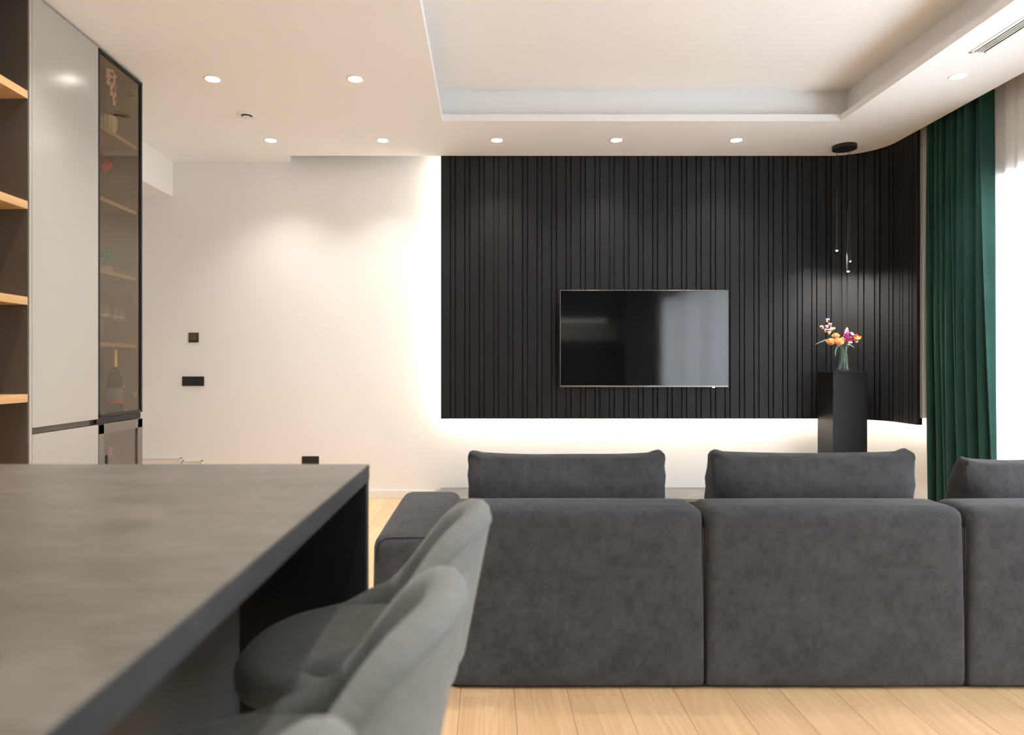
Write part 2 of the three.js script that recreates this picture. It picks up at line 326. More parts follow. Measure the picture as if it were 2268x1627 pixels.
// ------------------------------------------------------------------ television
{
  const x0 = 0.605, x1 = 2.016, y0 = 0.977, y1 = 1.789, d = 5.715, cx = (x0 + x1) / 2, cy = (y0 + y1) / 2, w = (x1 - x0) / 2, h = (y1 - y0) / 2;
  const t = thing('television', 'large flat black television mounted on the slatted panel', 'television', V(cx, cy, d));
  mesh('housing', mergeGeometries([box(-w, w, -h, h, 0.004, 0.034, 0.003), box(-0.3, 0.3, -0.2, 0.2, 0.03, PANEL_D - d + 0.004, 0.004)]), M.blackMetal, t);
  mesh('screen', box(-w + 0.006, w - 0.006, -h + 0.012, h - 0.006, 0.001, 0.01, 0.001), M.screen, t);
  mesh('bezel', mergeGeometries([box(-w, w, -h, -h + 0.012, 0, 0.03, 0.002), box(-w, w, h - 0.005, h, 0, 0.03, 0.002), box(-w, -w + 0.005, -h, h, 0, 0.03, 0.002), box(w - 0.005, w, -h, h, 0, 0.03, 0.002)]), std([0.30, 0.285, 0.27], 0.3, { metalness: 0.9 }), t);
  mesh('indicator', box(w - 0.135, w - 0.11, -h - 0.007, -h + 0.002, 0.002, 0.02, 0.001), M.steel, t);
}

// ------------------------------------------------------------------ low bench under the panel
{
  const t = thing('media_bench', 'low grey stone bench along the wall under the slatted panel', 'bench', V(0, 0, 0));
  const plan = (x0, d0, y0, y1) => {
    const e = 0.003, q = new THREE.Shape([new THREE.Vector2(x0, d0), new THREE.Vector2(RIGHT - e, d0)]);
    for (let i = 0; i <= 16; i++) { const k = Math.PI / 2 * i / 16; q.lineTo(RIGHT - 0.3 + (0.3 - e) * Math.cos(k), WALL_D - 0.3 + (0.3 - e) * Math.sin(k)); }
    q.lineTo(x0, WALL_D - e);
    const g = new THREE.ExtrudeGeometry(q, { depth: y1 - y0 - 0.003, bevelEnabled: true, bevelSize: 0.0015, bevelThickness: 0.0015, bevelSegments: 1 }); g.rotateX(-Math.PI / 2); g.translate(0, y0 + 0.0015, 0); return boxUV(g);
  };
  mesh('bench_top', plan(-0.402, 5.447, 0.070, 0.0945), M.benchStone, t);
  mesh('base', plan(-0.39, 5.46, 0, 0.069), M.black, t);
}

// ------------------------------------------------------------------ plinth, vase, flowers
{
  const x0 = 2.758, x1 = 3.032, d0 = 5.452, d1 = 5.706, top = 1.107, b = 0.0945;
  const t = thing('pedestal', 'tall square matt black plinth in the curved corner, carrying the flower vase', 'pedestal', V((x0 + x1) / 2, b, (d0 + d1) / 2));
  const w = (x1 - x0) / 2, dd = (d1 - d0) / 2;
  mesh('body', box(-w, w, 0, top - b - 0.012, -dd, dd, 0.0015), M.plinth, t);
  mesh('top_plate', box(-w, w, top - b - 0.0115, top - b, -dd - 0.001, dd, 0.0015), M.plinth, t);
}
const VASE = V(2.908, 1.107, 5.57);
{
  const v = thing('vase', 'clear glass vase with a wide foot on the black plinth', 'vase', VASE);
  mesh('glass_wall', lathe([[0.001, 0.004], [0.060, 0.004], [0.0685, 0.012], [0.0675, 0.05], [0.058, 0.12], [0.048, 0.165], [0.047, 0.203], [0.0455, 0.2045], [0.044, 0.203], [0.045, 0.165], [0.055, 0.12], [0.0645, 0.05], [0.065, 0.02], [0.058, 0.014], [0.001, 0.014]], 40), M.glass, v);
  mesh('glass_foot', lathe([[0, 0], [0.06, 0], [0.0665, 0.003], [0.067, 0.008], [0.06, 0.0045], [0, 0.0045]], 40), std([0.75, 0.8, 0.8], 0.1, { transmission: 0.9, thickness: 0.0 }), v);
}
const FD = 5.57, at2 = (x, y, d = FD) => V((x - PX) * d / F, EYE - (y - PY) * d / F, d);
const flowerMat = (c, r = 0.45) => std(c, r);
const PEACH = flowerMat([0.93, 0.54, 0.30]), PEACH_IN = flowerMat([0.95, 0.66, 0.34]), LILAC = flowerMat([0.74, 0.64, 0.92]), ORANGE = flowerMat([0.88, 0.34, 0.03]), POPPY = flowerMat([0.95, 0.20, 0.015], 0.35),
  MAGENTA = flowerMat([0.62, 0.03, 0.22]), PINK = flowerMat([0.88, 0.36, 0.55]), LIME = flowerMat([0.72, 0.78, 0.30]), VIOLET = flowerMat([0.34, 0.24, 0.62]), PLUM = flowerMat([0.22, 0.01, 0.09]), CREAM = flowerMat([0.92, 0.80, 0.48]), WHITE = flowerMat([0.9, 0.9, 0.9]);
function stemTo(t, head, foot, mat = M.stem, r = 0.0022) {                       // a stem inside the vase from its foot to its flower, crossing at the neck
  const f = new THREE.Vector3(...foot), neck = new THREE.Vector3(head.x * 0.28, 0.195, head.z * 0.28);
  mesh('stem', tube([f, f.clone().lerp(neck, 0.55), neck, neck.clone().lerp(head, 0.5).add(new THREE.Vector3(0, 0.01, 0)), head], r, 22, 6), mat, t);
}
function flower(name, label, category, px, py, d, foot, build, mat) {
  const t = thing(name, label, category, VASE), head = at2(px, py, d).sub(VASE);
  stemTo(t, head, foot, mat); build(t, head); return t;
}
function petalGeo(len, wid, curl, cup) { return grid(8, 6, (u, v) => { const w = Math.sin(Math.PI * Math.pow(u, 0.8)) * 0.5 + 0.5 * Math.sin(Math.PI * Math.min(1, u * 0.9)) , s = (v - 0.5) * wid * w; return [s, Math.sin(u * curl) * len / Math.max(curl, 0.01), (1 - Math.cos(u * curl)) * len / Math.max(curl, 0.01) + cup * s * s / wid]; }); }
const both = (m) => { m.side = THREE.DoubleSide; return m; };
[PEACH, PEACH_IN, POPPY, LILAC, VIOLET, M.leaf, M.leafDark].forEach(both);
const rosePetal = grid(10, 8, (u, v) => { const th = (v - 0.5) * 1.9, ph = 0.15 + u * 1.55; const r = 1 + 0.12 * u * u; return [r * Math.sin(ph) * Math.sin(th), -Math.cos(ph) * 0.9, r * Math.sin(ph) * Math.cos(th)]; });
// petals that close over the heart: reach is the polar angle of their rim, whose edge rolls outward
const closing = (reach, wide) => grid(14, 10, (u, v) => { const e = Math.abs(v - 0.5) * 2, ph = 0.25 + u * (reach - 0.25) * (1 - 0.16 * e * e), th = (v - 0.5) * wide, roll = smooth(u, 0.78, 1) * 0.16, r = 1 + roll; return [r * Math.sin(ph) * Math.sin(th), -Math.cos(ph), r * Math.sin(ph) * Math.cos(th)]; });
const petalOuter = closing(1.55, 1.55), petalMid = closing(1.95, 1.7), petalInner = closing(2.35, 2.0);
function buildRose(t, head, r, tilt) {
  const g = new THREE.Group(); g.name = numbered('blossom'); g.position.copy(head); g.rotation.set(...tilt); t.add(g);
  [[petalOuter, 5, 1.0, PEACH, -0.10], [petalMid, 4, 0.84, PEACH, 0], [petalInner, 3, 0.66, PEACH_IN, 0], [petalInner, 3, 0.42, PEACH_IN, 0.1]].forEach(([geo, n, k, m, lean], ring) => {
    for (let i = 0; i < n; i++) { const p = mesh('petal', geo, m, g, new THREE.Vector3(0, r * 0.16 * ring, 0)); p.scale.setScalar(r * k); p.rotation.set(0, i * 2 * Math.PI / n + ring * 0.7, 0); p.rotateX(lean); }
  });
  mesh('calyx', cyl(r * 0.45, r * 0.12, r * 0.4, 10), M.leafDark, g, new THREE.Vector3(0, -r * 1.0, 0));
}
flower('rose', 'peach rose lowest at the left of the bouquet', 'rose', 1840, 756, 5.520, [0.03, 0.016, 0.01], (t, h) => buildRose(t, h, 0.030, [0.75, 0, 0.30]));
flower('rose', 'peach rose facing forward over the middle of the vase rim', 'rose', 1858.5, 756, 5.505, [-0.01, 0.016, 0.03], (t, h) => buildRose(t, h, 0.032, [0.8, 0, -0.1]));
flower('rose', 'peach rose standing behind the two lower roses', 'rose', 1851, 743, 5.580, [0.0, 0.016, -0.03], (t, h) => buildRose(t, h, 0.027, [0.3, 0, 0.2]));
flower('rose', 'peach rose half hidden at the right of the rose cluster', 'rose', 1868, 752, 5.570, [-0.03, 0.016, 0.0], (t, h) => buildRose(t, h, 0.025, [0.4, 0, -0.5]));
// lavender sprigs: small lilac florets over orange ones along a stem
function buildLavender(t, head, florets) {
  florets.forEach(([x, y, dz]) => {
    const p = at2(x, y, FD - dz).sub(VASE), lil = [], m = new THREE.Matrix4();
    const g = new THREE.Group(); g.name = numbered('floret'); g.position.copy(p); g.rotation.set(rr(-0.4, 0.4), rr(0, 6), rr(-0.4, 0.4)); g.scale.setScalar(1.2); t.add(g);
    for (let k = 0; k < 5; k++) { const s = new THREE.SphereGeometry(0.0052, 8, 6); s.applyMatrix4(m.makeTranslation(0.0075 * Math.cos(k * 1.2566), 0.003 * Math.sin(k * 2), 0.0075 * Math.sin(k * 1.2566))); lil.push(s); }
    mesh('petals', mergeGeometries(lil), LILAC, g, new THREE.Vector3(-0.003, 0.003, 0));
    mesh('bract', new THREE.OctahedronGeometry(0.0078, 1), ORANGE, g, new THREE.Vector3(0.006, -0.008, 0.003));
  });
}
flower('lavender', 'tallest lilac lavender sprig with orange bracts, highest in the bouquet', 'lavender', 1834.5, 710, 5.580, [0.028, 0.016, -0.02], (t, h) => buildLavender(t, h, [[1833, 708.5, 0], [1838.5, 718.5, 0.01], [1842, 728.5, 0.02]]), M.leafDark);
flower('lavender', 'lilac lavender sprig leaning farthest to the left in the bouquet', 'lavender', 1820.5, 724, 5.560, [0.04, 0.016, 0.0], (t, h) => buildLavender(t, h, [[1820.5, 724, 0.01], [1829, 731, 0.02], [1837, 736.5, 0.03]]), M.leafDark);
flower('lavender', 'short lilac lavender sprig between the two taller ones', 'lavender', 1831, 722, 5.590, [0.02, 0.016, 0.025], (t, h) => buildLavender(t, h, [[1830.5, 722.5, -0.01], [1838, 731.5, 0.01], [1845.5, 728, 0.02]]), M.leafDark);
function buildSnapdragon(t, path, sizes, mats) {
  path.forEach(([x, y], i) => { const p = at2(x, y, FD - 0.02).sub(VASE), n = i === 0 && sizes[i] < 0.01 ? 4 : 6, parts = [];
    for (let k = 0; k < n; k++) { const q = sizes[i] < 0.01 ? 0.0058 : 0.0066, s = new THREE.SphereGeometry(q, 8, 6); s.scale(1, 1.25, 1); const a = k * 2 * Math.PI / n + i * 0.5; s.translate(sizes[i] * Math.cos(a), (k % 2 ? 0.003 : -0.003), sizes[i] * Math.sin(a)); parts.push(s); }
    if (sizes[i] < 0.01) { const s = new THREE.SphereGeometry(0.0075, 10, 8); s.scale(1, 1.5, 1); s.translate(0, 0.005, 0); parts.push(s); }
    mesh('whorl', mergeGeometries(parts), mats[i], t, p); });
}
flower('snapdragon', 'upright pink snapdragon with a lime tip in the middle of the bouquet', 'snapdragon', 1876, 727, 5.550, [-0.02, 0.016, -0.02], (t) => buildSnapdragon(t, [[1876, 729], [1875.7, 733], [1875.2, 736.5], [1874.7, 740.5], [1874.4, 745], [1874.8, 749.5], [1876, 754]], [0.006, 0.010, 0.013, 0.016, 0.018, 0.018, 0.015], [LIME, PINK, PINK, MAGENTA, MAGENTA, MAGENTA, MAGENTA]));
flower('snapdragon', 'drooping plum and pink snapdragon at the right below the poppy', 'snapdragon', 1888, 752, 5.550, [-0.035, 0.016, 0.012], (t) => buildSnapdragon(t, [[1885.5, 748.5], [1889, 754], [1892, 758], [1895.5, 757], [1898.5, 755.5]], [0.013, 0.014, 0.012, 0.010, 0.006], [PLUM, PLUM, PLUM, PINK, LIME]));
flower('aster', 'small violet aster behind the pink snapdragon', 'aster', 1886.5, 740, 5.600, [-0.04, 0.016, -0.015], (t, h) => {
  const g = new THREE.Group(); g.name = numbered('blossom'); g.position.copy(h); g.rotation.set(0.9, 0, -0.2); t.add(g);
  const pg = new THREE.CapsuleGeometry(0.003, 0.013, 3, 6); pg.rotateZ(Math.PI / 2); pg.translate(0.0125, 0, 0);
  for (let k = 0; k < 12; k++) { const m = mesh('petal', pg, VIOLET, g); m.rotation.set(0, k * Math.PI / 6, 0.35); }
  mesh('heart', new THREE.SphereGeometry(0.0055, 10, 8), CREAM, g);
});
flower('poppy', 'bright orange poppy at the right edge of the bouquet', 'poppy', 1899.5, 745, 5.540, [-0.045, 0.016, 0.005], (t, h) => {
  const g = new THREE.Group(); g.name = numbered('blossom'); g.position.copy(h); g.rotation.set(0.95, 0.2, 0.35); t.add(g);
  for (let k = 0; k < 4; k++) { const m = mesh('petal', rosePetal, POPPY, g); m.scale.setScalar(0.025); m.rotation.set(0, k * Math.PI / 2 + 0.5, 0); m.rotateX(k === 1 ? 0.75 : 0.25); }
  mesh('heart', new THREE.SphereGeometry(0.0065, 10, 8), WHITE, g, new THREE.Vector3(0, -0.004, 0));
});
flower('carnation', 'small cream blossom low at the right of the vase rim', 'carnation', 1884, 758.5, 5.530, [-0.02, 0.016, 0.035], (t, h) => {
  const parts = []; for (let k = 0; k < 8; k++) { const s = new THREE.SphereGeometry(0.0075, 8, 6); const a = k * 2.4, r = 0.0045 * Math.sqrt(k); s.translate(r * Math.cos(a), 0.004 * Math.sin(k), r * Math.sin(a)); parts.push(s); }
  mesh('petals', mergeGeometries(parts), CREAM, t, h);
});
function blade(name, label, pts, wid) {
  const t = thing(name, label, 'leaf', VASE), P = pts.map(([x, y, d]) => at2(x, y, d).sub(VASE)), c = new THREE.CatmullRomCurve3(P);
  mesh('stem', tube([new THREE.Vector3(0.01, 0.016, 0.02 - wid), P[0].clone().multiplyScalar(0.6).setY(0.13), P[0]], 0.0016, 10, 5), M.stem, t);
  const g = grid(20, 8, (u, v) => { const p = c.getPoint(u), tn = c.getTangent(u), s = new THREE.Vector3(0, 0, 1).cross(tn).normalize(), w = wid * Math.pow(Math.sin(Math.PI * clamp(u * 0.96 + 0.02, 0, 1)), 0.6), a = v * 2 * Math.PI; const o = s.multiplyScalar(Math.cos(a) * w); return [p.x + o.x, p.y + o.y, p.z + Math.sin(a) * 0.0014]; });
  mesh('leaf_blade', g, M.leaf, t); return t;
}
blade('leaf_stem', 'long pale green leaf pointing left out of the bouquet', [[1862, 762, 5.550], [1848, 755, 5.520], [1832, 752.5, 5.530], [1818, 757, 5.540], [1805.5, 762.5, 5.550]], 0.0045);
blade('leaf_stem', 'pale green leaf hanging down over the left of the vase rim', [[1866, 763, 5.550], [1857, 765, 5.505], [1852, 773, 5.495], [1850.3, 782, 5.495], [1850.5, 788.5, 5.495]], 0.0055);
blade('leaf_stem', 'short pale green leaf drooping to the right over the vase rim', [[1874, 762, 5.550], [1881, 763, 5.510], [1887, 766, 5.505], [1892.5, 769.5, 5.505]], 0.004);

// ------------------------------------------------------------------ pendant lamp
{
  const C = V(2.886, CEIL, 5.52), t = thing('pendant_lamp', 'black pendant lamp of three slim tubes hanging over the plinth', 'pendant lamp', C);
  const can = cyl(0.091, 0.091, 0.032, 48); can.translate(0, -0.016, 0); mesh('canopy', can, M.black, t);
  [[1853.5, 421, 555, 5.5], [1878.5, 466, 601, 5.45], [1882.3, 445, 578.5, 5.55]].forEach(([x, y0, y1, d]) => {
    const top = at2(x, y0, d).sub(C), bot = at2(x, y1, d).sub(C);
    const cab = cyl(0.0018, 0.0018, -top.y - 0.03, 8); cab.translate(top.x, (top.y - 0.03) / 2, top.z); mesh('cable', cab, M.black, t);
    const L = top.y - bot.y, tb = mergeGeometries([cyl(0.0115, 0.0115, L - 0.004, 20, true), cyl(0.0115, 0.002, 0.003, 20).translate(0, L / 2, 0)]); tb.translate(top.x, (top.y + bot.y) / 2, top.z);
    const tubeMesh = mesh('tube', tb, M.black, t);
    const bulb = lathe([[0, -0.006], [0.006, -0.0045], [0.0098, 0.001], [0.0098, 0.012], [0, 0.012]], 16); bulb.translate(bot.x, bot.y, bot.z); mesh('bulb', bulb, new THREE.MeshPhysicalMaterial({ color: 0xffffff, roughness: 0.4, emissive: new THREE.Color(1, 0.9, 0.72), emissiveIntensity: 22 }), tubeMesh);
    const s = new THREE.SpotLight(LAMP_COLOR, PEND, 0, 1.35, 0.85, 2); s.position.set(bot.x, bot.y - 0.012, bot.z); s.target.position.set(bot.x, bot.y - 1, bot.z); s.castShadow = true; s.shadow.radius = 0.5; s.name = 'pendant_spot'; t.add(s); t.add(s.target); s.target.name = 'pendant_aim';
  });
}

// ------------------------------------------------------------------ downlights
{
  const ringG = lathe([[0.040, 0.0], [0.047, -0.0035], [0.0535, -0.003], [0.055, 0.0]], 40), discG = cyl(0.042, 0.042, 0.003, 40);
  const down = (x, d, label) => {
    const t = thing('downlight', label, 'ceiling light', V(x, CEIL, d), 0, 'recessed ceiling downlights');
    mesh('trim_ring', ringG, M.trim, t); mesh('diffuser', discG, M.lampGlow, t, new THREE.Vector3(0, -0.0016, 0));
    const s = new THREE.SpotLight(LAMP_COLOR, SPOT, 0, 0.98, 0.75, 2); s.position.set(0, -0.012, 0); s.target.position.set(0, -1, 0); s.castShadow = true; s.shadow.radius = 1.9; s.name = 'downlight_spot'; t.add(s); t.add(s.target); s.target.name = 'downlight_aim';
  };
  down(-1.711, 5.39, 'white downlight nearest the notch in the ceiling edge by the left wall');
  down(-0.827, 5.39, 'white downlight just left of the glowing panel edge');
  down(0.073, 5.384, 'leftmost downlight over the slatted panel');
  down(1.016, 5.384, 'middle downlight over the slatted panel, above the television');
  down(1.961, 5.384, 'rightmost downlight over the slatted panel, next to the pendant lamp');
  down(-1.708, 4.241, 'white downlight in the ceiling nearest the cabinets');
  down(-0.822, 4.241, 'white downlight nearest the left edge of the ceiling recess');
  down(2.895, 4.2, 'white downlight beside the curtains, at the end of the air grille');
  for (const [x, d, l] of [[-1.708, 3.09, 'downlight in front of the open shelves, third in the row by the cabinets'], [-0.822, 3.09, 'downlight left of the sofa, third along the ceiling recess'], [2.895, 3.05, 'second downlight along the curtains'], [-1.708, 1.94, 'downlight over the aisle by the counter end'], [-0.822, 1.94, 'downlight over the far end of the counter'], [2.895, 1.9, 'third downlight along the curtains'],
    [-1.708, 0.79, 'downlight over the aisle in the kitchen'], [-0.822, 0.79, 'downlight over the middle of the counter'], [2.895, 0.75, 'fourth downlight along the curtains'], [0.073, 0.3, 'downlight in front of the ceiling recess, behind the bar stools'], [1.3, 0.3, 'downlight in front of the ceiling recess, behind the sofa'],
    [-0.822, -0.9, 'downlight over the near end of the counter'], [0.6, -1.2, 'downlight over the kitchen floor'], [2.2, -1.2, 'downlight over the kitchen floor by the window']]) down(x, d, l);
}
// ------------------------------------------------------------------ ceiling air valve and grille
{
  const t = thing('air_valve', 'round white ceiling air valve between the downlights', 'vent', V(-1.713, CEIL, 4.851));
  mesh('ring', lathe([[0.036, 0.002], [0.040, -0.006], [0.052, -0.008], [0.066, -0.003], [0.068, 0]], 40), M.trim, t);
  mesh('throat', cyl(0.038, 0.038, 0.002, 32), M.dark, t, new THREE.Vector3(0, -0.001, 0));
  mesh('cone', lathe([[0, -0.022], [0.026, -0.021], [0.033, -0.016], [0.028, -0.010], [0.008, -0.004], [0.004, 0]], 36), M.trim, t);
  const x0 = 2.735, x1 = 2.835, d0 = 2.5, d1 = 3.885, g = thing('air_grille', 'long white slotted air grille in the ceiling beside the curtains', 'vent', V((x0 + x1) / 2, CEIL, (d0 + d1) / 2));
  const w = (x1 - x0) / 2, l = (d1 - d0) / 2;
  mesh('frame', mergeGeometries([box(-w, -w + 0.022, -0.003, 0.0, -l, l, 0.001), box(w - 0.014, w, -0.003, 0.0, -l, l, 0.001), box(-w, w, -0.003, 0, -l, -l + 0.012, 0.001), box(-w, w, -0.003, 0, l - 0.012, l, 0.001)]), M.trim, g);
  mesh('backing', box(-w + 0.02, w - 0.012, -0.0012, 0, -l + 0.01, l - 0.01, 0), M.dark, g);
  for (let i = 0; i < 3; i++) { const x = -w + 0.022 + 0.0065 + i * 0.0165; mesh('blade', box(x + 0.003, x + 0.0115, -0.003, -0.001, -l + 0.01, l - 0.01, 0.0008), M.trim, g); }
}

// ------------------------------------------------------------------ switches and socket on the left wall
{
  const put = (x, y) => V((x - PX) * WALL_D / F, EYE - (y - PY) * WALL_D / F, WALL_D);
  const p = put(429.5, 747.3), t = thing('thermostat', 'square black thermostat with a small olive display on the wall', 'thermostat', p);
  mesh('plate', box(-0.042, 0.042, -0.042, 0.042, -0.012, 0, 0.002), M.black, t);
  mesh('display', box(-0.034, 0.034, -0.021, 0.034, -0.0128, -0.010, 0.0005), std([0.095, 0.082, 0.035], 0.35), t);
  const dig = []; for (const [x, y, w, h] of [[-0.012, 0.018, 0.010, 0.002], [-0.012, 0.006, 0.010, 0.002], [-0.012, -0.006, 0.010, 0.002], [-0.007, 0.012, 0.002, 0.010], [-0.016, 0.0, 0.002, 0.010], [0.012, 0.018, 0.010, 0.002], [0.012, 0.006, 0.010, 0.002], [0.012, -0.006, 0.010, 0.002], [0.017, 0.006, 0.002, 0.022]]) dig.push(box(x - w / 2, x + w / 2, y - h / 2, y + h / 2, -0.0132, -0.0127, 0));
  mesh('digits', mergeGeometries(dig), std([0.05, 0.045, 0.02], 0.5), t);
  const q = put(428.5, 843.8), s = thing('switch_panel', 'wide black light switch panel below the thermostat', 'light switch', q);
  mesh('plate', box(-0.0945, 0.0945, -0.041, 0.041, -0.011, 0, 0.002), M.black, s);
  for (let i = 0; i < 5; i++) mesh('rocker', box(-0.0925 + i * 0.0372, -0.0925 + i * 0.0372 + 0.0345, -0.038, 0.038, -0.0135, -0.010, 0.0012), M.black, s);
  const o = put(688, 1020.3), k = thing('wall_socket', 'black double wall socket just above the counter corner', 'socket', o);
  mesh('plate', box(-0.073, 0.073, -0.041, 0.041, -0.011, 0, 0.002), M.black, k);
  for (const x of [-0.024, 0.024]) { const g = lathe([[0.020, 0.002], [0.019, 0.004], [0.016, -0.001], [0, -0.001]], 28); g.rotateX(Math.PI / 2); mesh('outlet', g, M.dark, k, new THREE.Vector3(x, 0, 0.0105)); }
}

// ------------------------------------------------------------------ sofa
const SD = 2.428;
{
  const t = thing('sofa', 'large dark grey velvet sectional sofa seen from behind', 'sofa', V(0, 0, 0));
  const edges = [-0.129, 0.776, 1.707, 2.66], BH = 0.645, BT = 0.21, legs = 0.011;
  for (let i = 0; i < 3; i++) {
    const w = edges[i + 1] - edges[i] - 0.004, cx = (edges[i] + edges[i + 1]) / 2;
    const g = softBox(w, BH - legs, BT, 0.042, { rb: 0.018, bz: 0.010, bx: 0.0, by: 0.004, warp: (q, x, y) => { q.z += 0.0015 * Math.sin(9 * q.x + 4 * i) * Math.sin(7 * q.y + i); void x; void y; } });
    g.translate(cx, legs + (BH - legs) / 2, -(SD + BT / 2));
    const bk = mesh('backrest', g, M.sofa, t);
    const e = 0.004, x0 = cx - w / 2 + 0.01, x1 = cx + w / 2 - 0.01, dd = SD + BT / 2;
    mesh('piping', mergeGeometries([tube([V(x0 - 0.008, 0.06, SD + 0.02), V(x0 - 0.008, BH - 0.07, SD + 0.02)], 0.0028, 4, 6), tube([V(x1 + 0.008, 0.06, SD + 0.02), V(x1 + 0.008, BH - 0.07, SD + 0.02)], 0.0028, 4, 6)]), M.sofaPiping, bk); void e; void dd;
    const sg = softBox(w, 0.22, 0.82, 0.05, { by: 0.015 }); sg.translate(cx, 0.30, -(SD + BT + 0.41)); mesh('seat_cushion', sg, M.sofa, t);
    mesh('seat_base', box(edges[i] + 0.002, edges[i + 1] - 0.002, legs, 0.19, SD + BT, SD + BT + 0.80, 0.01), M.sofa, t);
  }
  mesh('plinth_base', box(-0.40, 2.64, 0, legs, SD + 0.025, SD + 0.95, 0.002), M.dark, t);
  const AH = 0.541, aw = 0.285, al = 0.91, ag = softBox(aw, AH - legs, al, 0.05, { rb: 0.02, by: 0.008, bz: 0.006, bx: 0.004 });
  ag.translate(-0.413 + aw / 2, legs + (AH - legs) / 2, -(SD + 0.012 + al / 2)); const arm = mesh('armrest', ag, M.sofa, t);
  mesh('piping', tube([V(-0.40, AH - 0.09, SD + 0.016), V(-0.397, AH - 0.035, SD + 0.02), V(-0.375, AH - 0.012, SD + 0.026), V(-0.30, AH - 0.006, SD + 0.028), V(-0.16, AH - 0.008, SD + 0.03)], 0.0028, 24, 6), M.sofaPiping, arm);
}
// back cushions
{
  const cushion = (label, x0, x1, yTop, d, lean, yaw, k) => {
    const w = x1 - x0, h = 0.375, dp = 0.17;
    const g = softBox(w, h, dp, 0.032, { bz: 0.030, by: 0.0, bx: 0.002, warp: (q, x, y, z) => {
      const cx = Math.min(1, Math.abs(x)), c = smooth(cx, 0.84, 0.96);
      if (y > 0) q.y += 0.015 * c * smooth(y, 0.4, 1) * (x > 0 ? 1 : 0.7) - 0.010 * (1 - x * x) * smooth(y, 0.5, 1);
      q.z *= (1 - 0.6 * smooth(y, 0.25, 1)) * (1 - 0.25 * smooth(cx, 0.8, 1));
      q.z += smooth(cx, 0.8, 1) * smooth(y, 0.3, 1) * 0.006 * Math.sin(60 * y + 20 * z + k) + 0.004 * Math.sin(6 * x + k) * Math.sin(4 * y + k);
      q.x *= 1 + 0.012 * y; q.x += 0.003 * Math.sign(x) * smooth(cx, 0.9, 1) * Math.sin(14 * y + k);
    } });
    const t = thing('back_cushion', label, 'cushion', V((x0 + x1) / 2, yTop - h, d), yaw);
    const m = mesh('cover', g, M.sofa, t, new THREE.Vector3(0, h / 2, 0)); m.rotation.x = lean;
    const zx = w / 2 - 0.03, zip = tube([new THREE.Vector3(-zx, h / 2 - 0.02, 0.092), new THREE.Vector3(0, h / 2 - 0.028, 0.094), new THREE.Vector3(zx, h / 2 - 0.015, 0.092)], 0.0022, 20, 6); void zip;
    return t;
  };
  cushion('grey velvet back cushion at the left end of the sofa, below the television', -0.075, 0.712, 0.800, 2.80, 0.16, 0, 1);
  cushion('grey velvet back cushion in the middle of the sofa, in front of the plinth', 0.905, 1.715, 0.806, 2.80, 0.20, 0, 2.4);
  cushion('grey velvet back cushion cut off by the right picture edge', 1.93, 2.62, 0.772, 2.86, 0.22, 0.10, 4.1);
}

// ------------------------------------------------------------------ kitchen island and stools
{
  const X1 = -0.279, X0 = -1.27, D1 = 1.61, D0 = -0.9, T = 0.92, th = 0.038;
  const t = thing('kitchen_island', 'grey stone topped kitchen island with black end panel', 'kitchen island', V(0, 0, 0));
  mesh('worktop', box(X0, X1, T - th, T, D0, D1, 0.0018), M.stone, t);
  mesh('shaded_edge', box(X1 - 0.003, X1 + 0.0006, T - th + 0.0005, T - 0.0035, D0 + 0.002, D1 - 0.002, 0.0003), std([0.050, 0.052, 0.054], 0.42, { map: stoneMap }), t);  // strip of the worktop stone, its side shade put into a darker colour
  mesh('end_panel', box(X0 + 0.004, X1 - 0.001, 0, T - th, D1 - 0.034, D1 - 0.002, 0.001), std([0.009, 0.009, 0.0095], 0.75), t);
  mesh('cabinet_body', box(X0 + 0.004, -0.572, 0.08, T - th, D0 + 0.02, D1 - 0.034, 0.001), M.lacquerShaded, t);
  mesh('toe_kick', box(X0 + 0.05, -0.62, 0, 0.08, D0 + 0.05, D1 - 0.034, 0.001), M.dark, t);
}
